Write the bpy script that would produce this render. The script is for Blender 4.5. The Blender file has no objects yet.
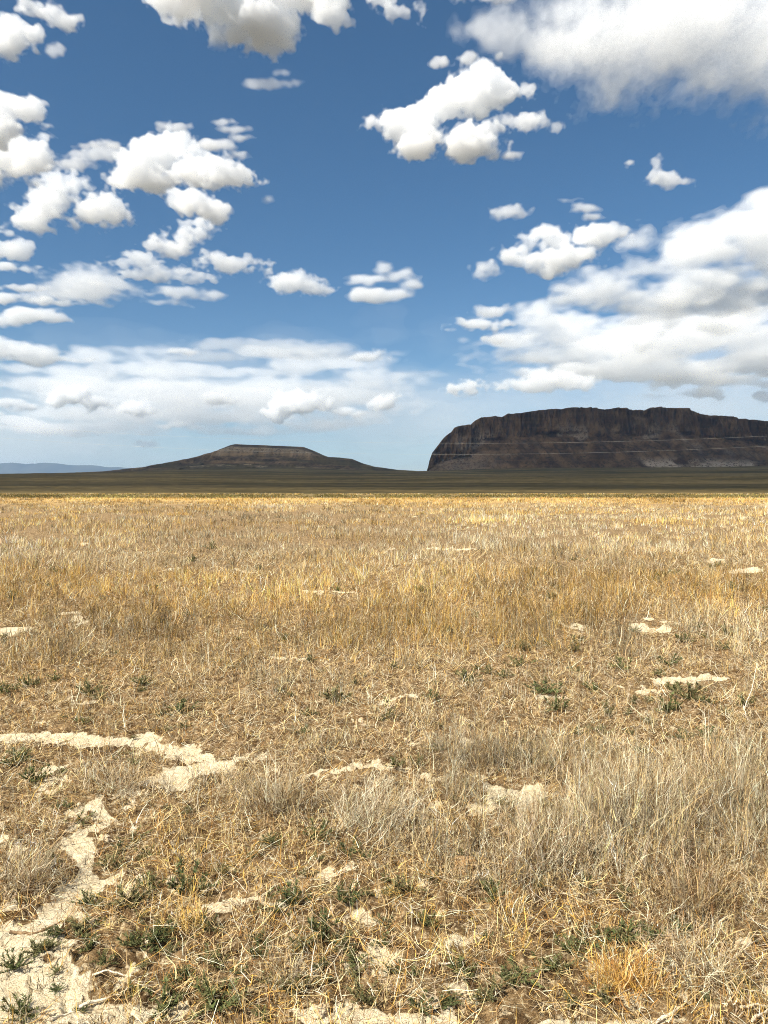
import bpy, math, random
import numpy as np
random.seed(7)
RNG = np.random.default_rng(7)
scene = bpy.context.scene
COL = scene.collection

# ------------------------------------------------------------------ camera
F = 760.0            # focal length in pixels of a 768 x 1024 picture
EYE = 1.6            # eye height above the field
HOR = 488.0          # picture row of the true horizon
PITCH = math.atan((512.0 - HOR) / F)
cam_d = bpy.data.cameras.new("camera")
cam_d.sensor_fit = 'VERTICAL'
cam_d.sensor_height = 24.0
cam_d.sensor_width = 18.0
cam_d.lens = F / 1024.0 * 24.0
cam_d.clip_start = 0.05
cam_d.clip_end = 200000.0
cam = bpy.data.objects.new("camera", cam_d)
COL.objects.link(cam)
cam.location = (0, 0, EYE)
cam.rotation_euler = (math.radians(90) - PITCH, 0, 0)
scene.camera = cam

def ray(px, py):
    """unit-depth direction (y = 1) through a place of the photograph"""
    a, b = (px - 384.0) / F, (512.0 - py) / F
    c, s = math.cos(PITCH), math.sin(PITCH)
    y, z = c + b * s, b * c - s
    return a / y, z / y

def on_ground(px, py, z=0.0):
    a, t = ray(px, py)
    y = (z - EYE) / t
    return a * y, y

# ------------------------------------------------------------------ light
SUN_EL, SUN_AZ = 47.0, 230.0      # azimuth clockwise from +Y (north): behind the camera, to the left
az, el = math.radians(SUN_AZ), math.radians(SUN_EL)
SUN_DIR = np.array([math.sin(az) * math.cos(el), math.cos(az) * math.cos(el), math.sin(el)])
sun_d = bpy.data.lights.new("sun", 'SUN')
sun_d.energy = 5.0
sun_d.angle = math.radians(0.53)
sun_d.color = (1.0, 0.94, 0.82)
sun = bpy.data.objects.new("sun", sun_d)
COL.objects.link(sun)
from mathutils import Vector
sun.rotation_euler = Vector(SUN_DIR).to_track_quat('Z', 'Y').to_euler()
sun.location = (0, -50, 80)

world = bpy.data.worlds.new("World")
scene.world = world
world.use_nodes = True
nt = world.node_tree
nt.nodes.clear()
out = nt.nodes.new('ShaderNodeOutputWorld')
bg = nt.nodes.new('ShaderNodeBackground')
sky = nt.nodes.new('ShaderNodeTexSky')
sky.sky_type = 'NISHITA'
sky.sun_disc = False
sky.sun_elevation = el
sky.sun_rotation = az
sky.altitude = 1500
sky.air_density = 1.0
sky.dust_density = 0.0
sky.ozone_density = 2.5
bg.inputs['Strength'].default_value = 0.06
hs = nt.nodes.new('ShaderNodeHueSaturation')
hs.inputs['Hue'].default_value = 0.494
hs.inputs['Saturation'].default_value = 1.17
nt.links.new(sky.outputs[0], hs.inputs['Color'])
nt.links.new(hs.outputs[0], bg.inputs['Color'])
nt.links.new(bg.outputs[0], out.inputs['Surface'])

scene.view_settings.view_transform = 'Standard'
scene.view_settings.look = 'None'
scene.view_settings.gamma = 1.0
scene.view_settings.exposure = 0.9
scene.view_settings.use_curve_mapping = False
scene.render.engine = 'CYCLES'
cy = scene.cycles
cy.max_bounces = 24
cy.diffuse_bounces = 2
cy.glossy_bounces = 2
cy.transmission_bounces = 4
cy.volume_bounces = 18
cy.transparent_max_bounces = 64
cy.caustics_reflective = False
cy.caustics_refractive = False
cy.use_adaptive_sampling = True
cy.adaptive_threshold = 0.015
cy.use_denoising = True
cy.denoiser = 'OPENIMAGEDENOISE'
cy.denoising_prefilter = 'NONE'
cy.sample_clamp_indirect = 6.0
cy.filter_width = 1.0

# ------------------------------------------------------------------ helpers
def link(o, parent=None):
    COL.objects.link(o)
    if parent is not None:
        o.parent = parent
    return o

def mesh_np(name, verts, faces, mat=None, smooth=False, colors=None, attrs=None, parent=None, do_link=True):
    """one mesh object from numpy arrays; faces are all quads or all triangles"""
    me = bpy.data.meshes.new(name)
    verts = np.ascontiguousarray(verts, np.float32)
    faces = np.ascontiguousarray(faces, np.int32)
    nf, k = faces.shape
    me.vertices.add(len(verts))
    me.vertices.foreach_set('co', verts.ravel())
    me.loops.add(nf * k)
    me.loops.foreach_set('vertex_index', faces.ravel())
    me.polygons.add(nf)
    me.polygons.foreach_set('loop_start', np.arange(0, nf * k, k, dtype=np.int32))
    if smooth:
        me.polygons.foreach_set('use_smooth', np.ones(nf, bool))
    if colors is not None:
        ca = me.color_attributes.new('tint', 'FLOAT_COLOR', 'POINT')
        c4 = np.ones((len(verts), 4), np.float32)
        c4[:, :3] = colors
        ca.data.foreach_set('color', c4.ravel())
    for nm, v in (attrs or {}).items():
        at = me.attributes.new(nm, 'FLOAT', 'POINT')
        at.data.foreach_set('value', np.ascontiguousarray(v, np.float32))
    me.update(calc_edges=True)
    if mat is not None:
        me.materials.append(mat)
    o = bpy.data.objects.new(name, me)
    if do_link:
        link(o, parent)
    return o

def tag(o, label=None, cat=None, group=None, kind=None):
    if label: o['label'] = label
    if cat: o['category'] = cat
    if group: o['group'] = group
    if kind: o['kind'] = kind
    return o

def empty(name, loc):
    o = bpy.data.objects.new(name, None)
    o.empty_display_size = 0.1
    o.location = loc
    return link(o)

def _hash(ix, iy, iz, seed):
    h = (ix * 374761393 + iy * 668265263 + iz * 2147483647 + seed * 1274126177) & 0xFFFFFFFF
    h = ((h ^ (h >> 13)) * 1274126177) & 0xFFFFFFFF
    h = ((h ^ (h >> 16)) * 2246822519) & 0xFFFFFFFF
    return ((h ^ (h >> 15)) & 0xFFFFFF) / float(0xFFFFFF) * 2 - 1

def vnoise(x, y, z=None, seed=0):
    """smooth value noise, -1..1"""
    x = np.asarray(x, np.float64); y = np.asarray(y, np.float64)
    ix, iy = np.floor(x).astype(np.int64), np.floor(y).astype(np.int64)
    fx, fy = x - ix, y - iy
    fx = fx * fx * fx * (fx * (fx * 6 - 15) + 10); fy = fy * fy * fy * (fy * (fy * 6 - 15) + 10)
    if z is None:
        h = lambda a, b: _hash(ix + a, iy + b, 0, seed)
        return (h(0, 0) * (1 - fx) + h(1, 0) * fx) * (1 - fy) + (h(0, 1) * (1 - fx) + h(1, 1) * fx) * fy
    z = np.asarray(z, np.float64)
    iz = np.floor(z).astype(np.int64); fz = z - iz
    fz = fz * fz * fz * (fz * (fz * 6 - 15) + 10)
    h = lambda a, b, c: _hash(ix + a, iy + b, iz + c, seed)
    lo = (h(0, 0, 0) * (1 - fx) + h(1, 0, 0) * fx) * (1 - fy) + (h(0, 1, 0) * (1 - fx) + h(1, 1, 0) * fx) * fy
    hi = (h(0, 0, 1) * (1 - fx) + h(1, 0, 1) * fx) * (1 - fy) + (h(0, 1, 1) * (1 - fx) + h(1, 1, 1) * fx) * fy
    return lo * (1 - fz) + hi * fz

def fbm(x, y, z=None, octs=4, seed=0, gain=0.5):
    t, a, s = 0.0, 1.0, 0.0
    f = 1.0
    for o in range(octs):
        t = t + a * vnoise(x * f + 17.3 * o, y * f - 9.1 * o, None if z is None else z * f, seed + o)
        s += a; a *= gain; f *= 2.03
    return t / s

def sstep(a, b, x):
    t = np.clip((x - a) / (b - a), 0, 1)
    return t * t * (3 - 2 * t)

class Mat:
    """small helper for node materials"""
    def __init__(self, name):
        self.m = bpy.data.materials.new(name)
        self.m.use_nodes = True
        self.t = self.m.node_tree
        self.t.nodes.clear()
        self.out = self.t.nodes.new('ShaderNodeOutputMaterial')
    def n(self, typ, **kw):
        nd = self.t.nodes.new(typ)
        for k, v in kw.items():
            if hasattr(nd, k) and k not in nd.inputs:
                setattr(nd, k, v)
            else:
                nd.inputs[k].default_value = v
        return nd
    def l(self, a, b):
        self.t.links.new(a, b)
    def mix(self, fac, a, b, mode='MIX'):
        nd = self.t.nodes.new('ShaderNodeMix')
        nd.data_type = 'RGBA'; nd.blend_type = mode
        for sock, v in ((nd.inputs[0], fac), (nd.inputs[6], a), (nd.inputs[7], b)):
            if hasattr(v, 'is_output'):
                self.l(v, sock)
            elif isinstance(v, (int, float)):
                sock.default_value = v
            else:
                sock.default_value = (*v, 1.0)
        return nd.outputs[2]
    def math(self, op, a, b=None, clamp=False):
        nd = self.t.nodes.new('ShaderNodeMath')
        nd.operation = op; nd.use_clamp = clamp
        for i, v in enumerate((a, b)):
            if v is None: continue
            if hasattr(v, 'is_output'): self.l(v, nd.inputs[i])
            else: nd.inputs[i].default_value = v
        return nd.outputs[0]
    def ramp(self, fac, lo, hi):
        nd = self.t.nodes.new('ShaderNodeMapRange')
        nd.interpolation_type = 'SMOOTHSTEP'
        nd.inputs['From Min'].default_value = lo
        nd.inputs['From Max'].default_value = hi
        self.l(fac, nd.inputs['Value'])
        return nd.outputs[0]
    def noise(self, scale, detail=5, rough=0.6, vec=None, stretch=None):
        nd = self.n('ShaderNodeTexNoise', Scale=scale, Detail=detail, Roughness=rough)
        if vec is None:
            vec = self.n('ShaderNodeNewGeometry').outputs['Position']
        if stretch:
            mp = self.n('ShaderNodeMapping')
            mp.inputs['Scale'].default_value = stretch
            self.l(vec, mp.inputs['Vector'])
            vec = mp.outputs[0]
        self.l(vec, nd.inputs['Vector'])
        return nd.outputs['Fac']
    def attr(self, name, out='Fac'):
        nd = self.n('ShaderNodeAttribute')
        nd.attribute_name = name
        return nd.outputs[out]
    def bsdf(self, color, rough=0.9, spec=0.2, normal=None):
        b = self.n('ShaderNodeBsdfPrincipled')
        if hasattr(color, 'is_output'): self.l(color, b.inputs['Base Color'])
        else: b.inputs['Base Color'].default_value = (*color, 1)
        b.inputs['Roughness'].default_value = rough
        b.inputs['Specular IOR Level'].default_value = spec
        if normal is not None: self.l(normal, b.inputs['Normal'])
        self.l(b.outputs[0], self.out.inputs['Surface'])
        return b
    def bump(self, height, strength=0.5, dist=0.02, normal=None):
        b = self.n('ShaderNodeBump', Strength=strength, Distance=dist)
        self.l(height, b.inputs['Height'])
        if normal is not None: self.l(normal, b.inputs['Normal'])
        return b.outputs[0]
# ------------------------------------------------------------------ clouds: closed hulls filled with scattering droplets
def grid_noise(shape, wave, rng):
    """smooth random field on a regular grid, features about `wave` cells wide"""
    g = None
    ms = []
    waves = wave if isinstance(wave, tuple) else (wave,) * 3
    for n, wv in zip(shape, waves):
        m = int(math.ceil(n / wv)) + 4
        t = np.arange(n) / wv + rng.random()
        i = np.floor(t).astype(int); f = t - i
        W = np.zeros((n, m), np.float32)
        r = np.arange(n)
        w0 = (1 - f) ** 3 / 6; w1 = (3 * f ** 3 - 6 * f ** 2 + 4) / 6
        w2 = (-3 * f ** 3 + 3 * f ** 2 + 3 * f + 1) / 6; w3 = f ** 3 / 6
        for k, w in enumerate((w0, w1, w2, w3)):
            W[r, np.minimum(i + k, m - 1)] += w
        ms.append(W)
    L = rng.uniform(-1, 1, [W.shape[1] for W in ms]).astype(np.float32)
    L = np.tensordot(ms[0], L, (1, 0))
    L = np.tensordot(ms[1], L, (1, 1)).transpose(1, 0, 2)
    L = np.tensordot(ms[2], L, (1, 2)).transpose(1, 2, 0)
    return L * 2.2

def surface_nets(f):
    """quads of the zero level of f (inside = positive), naive surface nets"""
    s = f > 0
    nx, ny, nz = f.shape
    c = [s[dx:nx - 1 + dx, dy:ny - 1 + dy, dz:nz - 1 + dz] for dx in (0, 1) for dy in (0, 1) for dz in (0, 1)]
    cnt = sum(a.astype(np.int8) for a in c)
    act = (cnt > 0) & (cnt < 8)
    idx = np.full(act.shape, -1, np.int64)
    cells = np.argwhere(act)
    idx[act] = np.arange(len(cells))
    acc = np.zeros((len(cells), 3)); num = np.zeros(len(cells))
    cx, cyy, cz = cells.T
    corners = [(a, b, d) for a in (0, 1) for b in (0, 1) for d in (0, 1)]
    for i, p in enumerate(corners):
        for ax in range(3):
            if p[ax]: continue
            q = list(p); q[ax] = 1
            fa = f[cx + p[0], cyy + p[1], cz + p[2]]; fb = f[cx + q[0], cyy + q[1], cz + q[2]]
            m = (fa > 0) != (fb > 0)
            t = np.where(m, fa / np.where(m, fa - fb, 1), 0)
            pos = np.array(p, float)[None] + 0 * acc
            pos[:, ax] = t
            acc[m] += pos[m]; num[m] += 1
    v = cells + acc / num[:, None]
    quads = []
    for ax in range(3):
        a, b = [(1, 2), (2, 0), (0, 1)][ax]
        sl0 = [slice(None)] * 3; sl1 = [slice(None)] * 3
        sl0[ax] = slice(0, -1); sl1[ax] = slice(1, None)
        s0, s1 = s[tuple(sl0)], s[tuple(sl1)]
        e = np.argwhere(s0 != s1)
        e = e[(e[:, a] > 0) & (e[:, b] > 0) & (e[:, a] < f.shape[a] - 1) & (e[:, b] < f.shape[b] - 1)]
        inside0 = s[e[:, 0], e[:, 1], e[:, 2]]
        def cell(da, db):
            k = e.copy(); k[:, a] -= da; k[:, b] -= db
            return idx[k[:, 0], k[:, 1], k[:, 2]]
        q = np.stack([cell(1, 1), cell(0, 1), cell(0, 0), cell(1, 0)], 1)
        q[~inside0] = q[~inside0][:, ::-1]
        quads.append(q)
    return v, np.concatenate(quads)

CLOUD_MATS = {}
def droplet_mat(density, g=0.0, col=(1, 1, 1)):
    key = (round(math.log(density) * 8), g, col)
    if key in CLOUD_MATS: return CLOUD_MATS[key]
    m = Mat("cloud_droplets")
    v = m.n('ShaderNodeVolumeScatter')
    v.inputs['Color'].default_value = (*col, 1)
    v.inputs['Density'].default_value = density
    v.inputs['Anisotropy'].default_value = g
    m.l(v.outputs[0], m.out.inputs['Volume'])
    m.m.cycles.homogeneous_volume = True
    CLOUD_MATS[key] = m.m
    return m.m

BASE_ALT = 1900.0
CORE_K, VEIL_K = 6.0, 1.7
def cloud(label, puffs, soft=1.0, rough=1.0, base=None, core=3.0, veil=14.0, depth=0.62, cat="cloud", dist=None,
          seed=0, step=1.0, wisp=1.0, flat=1.0, ax=1.25):
    """puffs: (px, py, rx, ry) as seen in the photograph; base: picture row of a flat underside
    core / veil: mean free path of the dense and thin shells, in picture widths; turned into metres at the cloud's distance"""
    rng = np.random.default_rng(1000 + seed)
    P = np.array([p[:4] for p in puffs], float)
    x0, x1 = (P[:, 0] - P[:, 2]).min(), (P[:, 0] + P[:, 2]).max()
    y0, y1 = (P[:, 1] - P[:, 3]).min(), (P[:, 1] + P[:, 3]).max()
    cx, cyp = (x0 + x1) / 2, (y0 + y1) / 2
    ybot = base if base is not None else y1
    a, t = ray(cx, min(ybot, 470))
    Y = dist if dist else min(BASE_ALT / max(t, 0.01), 26000.0)
    s = Y / F
    size = float(np.mean(np.minimum(P[:, 2], P[:, 3])))
    amp = rough * min(size * 0.42, 13.0)
    mar = amp * 2.4 + 5 + 4 * soft
    ys = float(np.max(np.minimum(P[:, 2], P[:, 3] * 2.2) * depth))
    nx = int((x1 - x0 + 2 * mar) / step); nz = int((y1 - y0 + 2 * mar) / step)
    stepy = step * 1.6
    ny = int((2 * ys + 2 * mar) / stepy) + 3
    X = (x0 - mar + np.arange(nx) * step)[:, None, None]
    Z = (-(y1 + mar) + np.arange(nz) * step)[None, None, :]
    Yd = ((np.arange(ny) - ny / 2) * stepy)[None, :, None]
    # billowing displacement of the puff field
    f = np.full((nx, ny, nz), -1e3, np.float32)
    wx = grid_noise((nx, ny, nz), max(size * 0.9, 4) / step, rng) * amp * 0.9
    wz = grid_noise((nx, ny, nz), max(size * 0.9, 4) / step, rng) * amp * 0.45
    for px, py, rx, ry in P:
        rd = min(rx, ry * 2.2) * depth
        q = np.sqrt(((X + wx - px) / rx) ** 2 + ((Z + wz + py) / ry) ** 2 + (Yd / rd) ** 2)
        d = (1 - q) * (min(rx, ry) * 0.65 + 0.35 * math.sqrt(rx * ry))
        f = np.maximum(f, d) + 0.35 * np.log1p(np.exp(-np.abs(f - d) / 3.0)) * 3.0
    w, am = max(size * 1.3, 7.0), amp * 1.15
    f -= 0.45 * amp
    while w >= 1.5 * step and am > 0.1:
        wv = (max(w * ax / step, 1.3), max(w * ax / step, 1.3), max(w / step, 1.3))
        n = grid_noise((nx, ny, nz), wv, rng)
        b = np.abs(grid_noise((nx, ny, nz), wv, rng))
        f += am * (0.95 * n + 0.6 * (b - 0.42))
        w *= 0.55; am *= 0.82
    if base is not None:
        bz = -base + 1.2 * grid_noise((nx, ny, nz), 14 / step, rng) * flat + 0.8 * grid_noise((nx, ny, nz), 5 / step, rng)
        f = np.minimum(f, (Z - bz) * 1.0 + 0 * f)
    for arr_sl in ((0,), (-1,)):
        f[arr_sl[0]] = -80; f[:, arr_sl[0]] = -80; f[:, :, arr_sl[0]] = -80
    _, tz = ray(cx, cyp)
    origin = np.array([(cx - 384) * s, Y, EYE + (HOR - cyp) * s])
    root = empty("cloud", origin)
    tag(root, label, cat, group="clouds in the sky")
    core = core * CORE_K; veil = veil * VEIL_K
    def shell(name, level, mfp, g=0.0):
        if not (f > level).any(): return
        v, q = surface_nets((f - level).astype(np.float64))
        if len(q) == 0: return
        w3 = np.empty_like(v)
        w3[:, 0] = (x0 - mar + v[:, 0] * step - cx) * s
        w3[:, 1] = (v[:, 1] - ny / 2) * stepy * s
        w3[:, 2] = (-(y1 + mar) + v[:, 2] * step + cyp) * s
        mesh_np(name, w3, q, droplet_mat(1.0 / (mfp * s), g), parent=root)
    k = soft * wisp * max(0.8, amp / 7.0)
    shell("wisps", -2.4 * k, veil * 3.4)
    shell("fringe", -1.2 * k, veil * 2.4)
    shell("rim", -0.2 * k, veil * 1.6)
    if core:
        shell("billow", 0.6 * k, core * 2.2)
        shell("heart", 1.5 * k, core * 1.3)
    else:
        shell("billow", 1.0 * k, veil * 1.4)
    return root
def B(label, *a, **k): return cloud(label, *a, **k)
import time as _t; _t0 = _t.time()
B("small white cloud puff near the top left corner", [(40,18,18,11),(60,25,20,12),(72,30,12,8)], seed=1)
B("round white cloud at the left edge below a small puff", [(8,46,30,23),(30,49,21,18),(-10,55,32,18),(42,42,11,8)], seed=2)
B("ragged white scrap beside the round cloud at the top left", [(62,57,8,4),(58,60,5,3)], seed=3, core=6)
B("broad white cloud with a grey base cut by the top edge", [(225,0,70,26),(180,5,30,18),(262,24,48,22),(235,40,20,8),(300,-5,60,22),(225,46,10,7),(205,15,20,14)], seed=4, base=51, depth=0.9)
B("torn white cloud trailing right from the broad top cloud", [(330,10,24,20),(345,25,14,12),(372,4,24,14),(395,22,22,7),(415,20,10,4)], seed=5, rough=1.3, core=6)
B("low white sliver of cloud at the top edge centre", [(440,-2,30,8),(490,2,24,9),(510,-2,12,6)], seed=6, core=6)
B("thin white sliver of cloud below the broad top cloud", [(268,91,20,4),(288,90,14,3),(285,80,5,2)], seed=7, core=9, veil=18)
B("bright white cloud on the left edge with a hooked top", [(18,118,42,16),(46,120,18,18),(-2,128,36,22)], seed=8)
B("plump white cloud low on the left edge under the hooked one", [(10,157,38,28),(30,166,26,22),(-15,165,34,24)], seed=9, base=188)
B("wide ragged white cloud left of the largest cumulus", [(58,208,42,22),(92,214,40,18),(68,188,24,16),(116,217,28,13),(40,222,32,12)], seed=10, rough=1.1, core=5)
B("faint streak of cloud rising above the ragged left cloud", [(95,160,36,5),(110,155,20,5),(75,168,20,6)], seed=11, core=0, veil=16)
B("largest white cumulus of the left half with a flat base", [(165,160,34,22),(150,176,34,18),(195,170,38,20),(228,180,28,14),(175,150,22,14),(128,180,16,10),(245,186,16,10)], seed=12, base=197)
B("smaller white cloud tucked beneath the largest left cumulus", [(195,206,30,14),(215,214,22,11),(182,202,18,10)], seed=13, core=4)
B("lens shaped white cloud lowest of the three stacked puffs", [(188,236,24,12),(172,246,20,10),(200,228,15,7)], seed=14, core=4)
B("tiny round white dot of cloud", [(270,203,5,4)], seed=15, core=5, rough=0.6)
B("bright broken white cumulus right of centre with a blue hole", [(470,98,38,22),(445,105,25,18),(495,97,24,18),(398,128,30,20),(380,126,22,14),(410,146,32,16),(420,112,16,12),(468,146,34,15),(490,138,18,9)], seed=16, core=2.5, rough=0.9)
B("wispy white tail right of the broken cumulus", [(522,128,26,8),(545,130,14,4),(525,100,16,9)], seed=17, core=8, rough=1.3)
B("faint scraps of cloud above the broken cumulus", [(435,70,10,6),(465,66,8,5),(497,64,7,5)], seed=18, core=0, veil=9)
B("small faint scrap below the broken cumulus tail", [(510,161,11,4)], seed=19, core=0, veil=8)
B("huge soft grey cloud filling the top right corner", [(572,12,22,16),(596,26,30,20),(645,42,56,32),(700,55,70,42),(760,40,80,56),(625,62,50,28),(690,20,70,35),(800,65,60,45)], seed=20, soft=4, rough=1.4, core=13, veil=40, step=1.4)
B("thin grey haze of cloud left of the huge corner cloud", [(500,38,40,14),(530,50,36,14)], seed=21, soft=3, core=0, veil=50, step=1.3)
B("white feathery scrap of cloud under the corner cloud", [(660,182,16,7),(678,186,16,4),(652,165,7,4)], seed=22, core=7, rough=1.3)
B("tiny wisp left of the feathery scrap", [(625,168,5,6)], seed=23, core=0, veil=7)
B("flat white cloudlet above the right hand bank", [(505,214,20,6),(518,217,10,4)], seed=24, core=5)
B("bumpy white cloud at the left end of the right hand bank", [(548,244,36,16),(525,258,22,14),(585,240,26,12),(560,258,30,14),(608,236,16,6)], seed=25, core=4, rough=1.1)
B("ragged tongue of cloud below the bumpy white one", [(492,270,18,8),(508,262,12,8),(480,279,10,4)], seed=26, core=6, rough=1.2)
B("long bright cloud bank rising to the right edge", [(640,272,60,18),(700,256,70,24),(760,244,60,28),(790,262,60,34),(720,278,80,22),(650,292,70,14),(800,220,50,22),(690,298,90,16),(750,310,60,16)], seed=27, soft=2.4, core=8, veil=22, rough=1.0, step=1.2, ax=2.2)
B("grey layered cloud under the long bright bank", [(745,300,70,16),(690,312,60,14),(640,320,60,12)], seed=28, soft=2, core=12, veil=34, step=1.3, ax=2.5)
B("small white cloud with a blue gap beneath it", [(490,313,18,6),(505,311,9,4)], seed=29, core=5)
B("wide pale veil of cloud over the dark butte", [(560,335,80,10),(640,328,110,10),(730,342,80,13),(600,355,110,11),(690,366,100,9),(560,372,70,7),(520,322,50,6),(640,345,90,18),(760,360,50,14),(700,330,90,16),(610,372,90,10),(740,382,60,8),(680,395,70,5)], seed=30, soft=2.0, core=0, veil=30, rough=1.6, step=1.3, ax=3.0, depth=1.4)
B("bright heap of cloud within the pale veil over the butte", [(640,345,20,10),(655,335,10,8),(625,352,16,6)], seed=31, core=4)
B("flat based white cloud left of the butte summit", [(455,390,13,6),(470,388,14,8)], seed=32, base=396, core=2)
B("dim band of cloud just above the butte summit", [(520,385,36,7),(560,383,40,9),(540,376,20,6)], seed=33, core=5)
B("layered white cloud above the right end of the butte", [(690,380,40,6),(712,393,20,7),(715,376,14,6),(660,386,20,5)], seed=34, core=5, ax=2)
B("white cloud on the right edge beside the butte", [(762,397,14,6),(770,373,22,5)], seed=35, core=5)
B("white lens cloud split in two at mid height", [(385,270,12,8),(400,278,22,7),(370,281,28,5),(378,298,32,9),(410,285,12,5)], seed=36, core=3.5, ax=2, rough=0.8)
B("flat white cloud left of the split lens cloud", [(298,286,28,9),(315,291,16,6),(285,280,14,7)], seed=37, core=4.5)
B("ragged pale cloud at the end of the left hand row", [(235,266,30,9),(222,262,16,8),(255,270,16,7)], seed=38, core=5, rough=1.2)
B("double streak of white cloud under the left cumulus stack", [(185,294,38,6),(205,296,22,5),(165,304,20,4)], seed=39, core=5, ax=2.2)
B("soft pale cloud at the left with a bright knot", [(85,285,40,16),(60,290,25,14),(105,292,25,10)], seed=40, soft=2, core=22, veil=30, rough=1.3, ax=2)
B("bright knot inside the soft pale left cloud", [(102,285,9,6)], seed=41, core=4)
B("long flat white cloud on the left edge", [(30,318,38,8),(5,322,30,7),(55,320,18,5)], seed=42, core=5, ax=2)
B("thin flat cloud under the ragged left cloud", [(10,255,22,8),(25,250,16,6)], seed=43, core=9)
B("blurred white cloud on the left edge above the haze bank", [(25,352,32,11),(5,350,26,12),(50,358,16,6)], seed=44, soft=1.5, core=8, ax=2)
B("small bright cap of cloud above the pale haze bank", [(90,360,11,4),(94,358,6,4)], seed=45, core=3, base=364)
B("wide pale bank of cloud behind the low mesa", [(60,385,120,8),(200,372,130,7),(320,365,80,6),(290,387,110,9),(120,400,130,8),(340,397,80,8),(210,417,150,9),(60,427,120,8),(320,424,60,7),(280,352,80,4),(150,352,60,4),(370,378,50,7),(180,390,120,10),(40,370,60,6),(200,432,90,5),(390,410,50,7),(100,415,110,9),(280,400,140,12),(60,358,70,5)], seed=46, soft=2.0, core=0, veil=40, rough=1.5, dist=25500, step=1.3, ax=2.6, depth=1.6)
B("upper streaks of the pale bank behind the low mesa", [(250,346,70,6),(300,352,60,8),(200,358,50,5),(360,356,30,6)], seed=47, soft=1.5, core=12, veil=26, ax=3)
B("billowing white cloud in the pale bank above the mesa slope", [(295,404,28,11),(315,402,16,9),(272,412,16,6)], seed=48, core=2.2, veil=9, rough=0.85)
B("white cumulus heap in the pale bank at the left", [(75,396,24,11),(95,402,24,9),(60,402,14,6)], seed=49, core=2.2, veil=9, rough=0.85)
B("round cloud to the right of the white heap in the bank", [(136,408,16,7),(150,412,8,4)], seed=50, core=2.2, veil=9, rough=0.85)
B("low flat cloud streaks above the far blue mountains", [(40,428,46,8),(15,420,25,8),(75,432,26,5)], seed=51, core=5, ax=2.5)
B("small oval cloud hanging over the low mesa foot", [(147,444,11,4)], seed=52, core=6)
B("pale cloud at the right end of the bank beside the butte", [(380,404,16,8),(395,398,12,6)], seed=53, core=2.2, veil=9, rough=0.85)
B("small white cloud above the right part of the bank", [(368,357,26,5),(380,354,12,5)], seed=54, core=3)
B("thin pale sheet of cloud low along the whole horizon", [(150,410,200,40),(400,420,200,36),(650,400,200,46),(30,430,150,36),(780,420,120,40),(260,440,180,26)], seed=60, soft=6, core=0, veil=300, rough=1.2, dist=25800, step=2.6, ax=3.0, depth=1.2, wisp=1.2)
for i, (lab, pf) in enumerate([
    ("faint shreds of cloud between the two stacked left cumuli", [(105,150,26,4),(185,132,18,4)]),
    ("faint shreds of cloud right of the largest left cumulus", [(235,135,16,3),(245,143,12,3),(225,128,10,2)]),
    ("ragged thin cloud left of the soft pale cloud", [(20,270,26,5),(10,235,18,5),(30,290,20,4)]),
    ("pale film of cloud behind the double streak", [(160,275,46,8),(130,265,30,7),(200,280,24,6)]),
    ("torn film of cloud above the long flat left cloud", [(10,300,26,4),(60,305,30,4)]),
    ("faint film of cloud over the tiny round dot", [(215,150,14,4),(240,160,10,3)]),
    ("pale film of cloud at mid height left of the right hand bank", [(480,325,26,6),(500,340,24,5),(465,330,14,4)]),
    ("thin scraps of cloud above the right hand bank", [(583,212,12,3),(560,203,12,2),(590,220,9,3)])]):
    B(lab, pf, seed=70 + i, core=0, veil=9 if i != 3 else 16, rough=1.5, ax=1.8, step=0.8)
for i, (lab, pf) in enumerate([
    ("small bright puff near the middle of the pale left bank", [(215,398,16,6),(228,401,9,4)]),
    ("small bright puff under the upper streaks of the pale bank", [(183,352,12,4),(192,354,8,3)]),
    ("low bright streak of puffs at the far left of the bank", [(12,402,14,5),(28,407,12,4)]),
    ("bright flat puff above the right shoulder of the low mesa", [(345,412,14,4),(356,415,8,3)]),
    ("small bright puffs in a row over the left slope of the mesa", [(180,424,12,4),(198,427,9,3),(165,427,6,3)])]):
    B(lab, pf, seed=90 + i, core=2.4, veil=9, rough=0.9, ax=1.6, step=0.8)
# the big cloud overhead whose shade lies on the butte and the foothills
def overhead():
    rng = np.random.default_rng(5)
    st = 45.0
    nx, ny, nz = int(6400 / st), int(3600 / st), 14
    X = (-4200 + np.arange(nx) * st)[:, None, None]; Y = (-960 + np.arange(ny) * st)[None, :, None]
    Z = (np.arange(nz) - 5) * st
    Z = Z[None, None, :]
    edge = np.minimum(np.minimum(X + 4000, 1500 - X), np.minimum(Y + 815 + 0 * X, 2370 - Y))
    far = sstep(250, 700, np.abs(X + 1171)) + sstep(-600, 0, Y)
    n = sum(grid_noise((nx, ny, nz), w, rng) * a for w, a in ((14, 140), (7, 70), (3.5, 40)))
    e = edge + n * np.clip(far, 0.04, 1)
    top = 260 + 0.9 * n
    f = np.minimum(np.minimum(e, Z + 110 + 0.25 * n), top - Z)
    f[0] = f[-1] = -5; f[:, 0] = f[:, -1] = -5; f[:, :, 0] = f[:, :, -1] = -5
    v, q = surface_nets(f.astype(float))
    v = np.stack([-4200 + v[:, 0] * st, -960 + v[:, 1] * st, 1750 + (v[:, 2] - 5) * st], 1)
    o = mesh_np("cloud", v, q, droplet_mat(1 / 125.0))
    tag(o, "large cloud overhead that shades the butte and foothills", "cloud")
overhead()
print("clouds", _t.time() - _t0)
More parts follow.
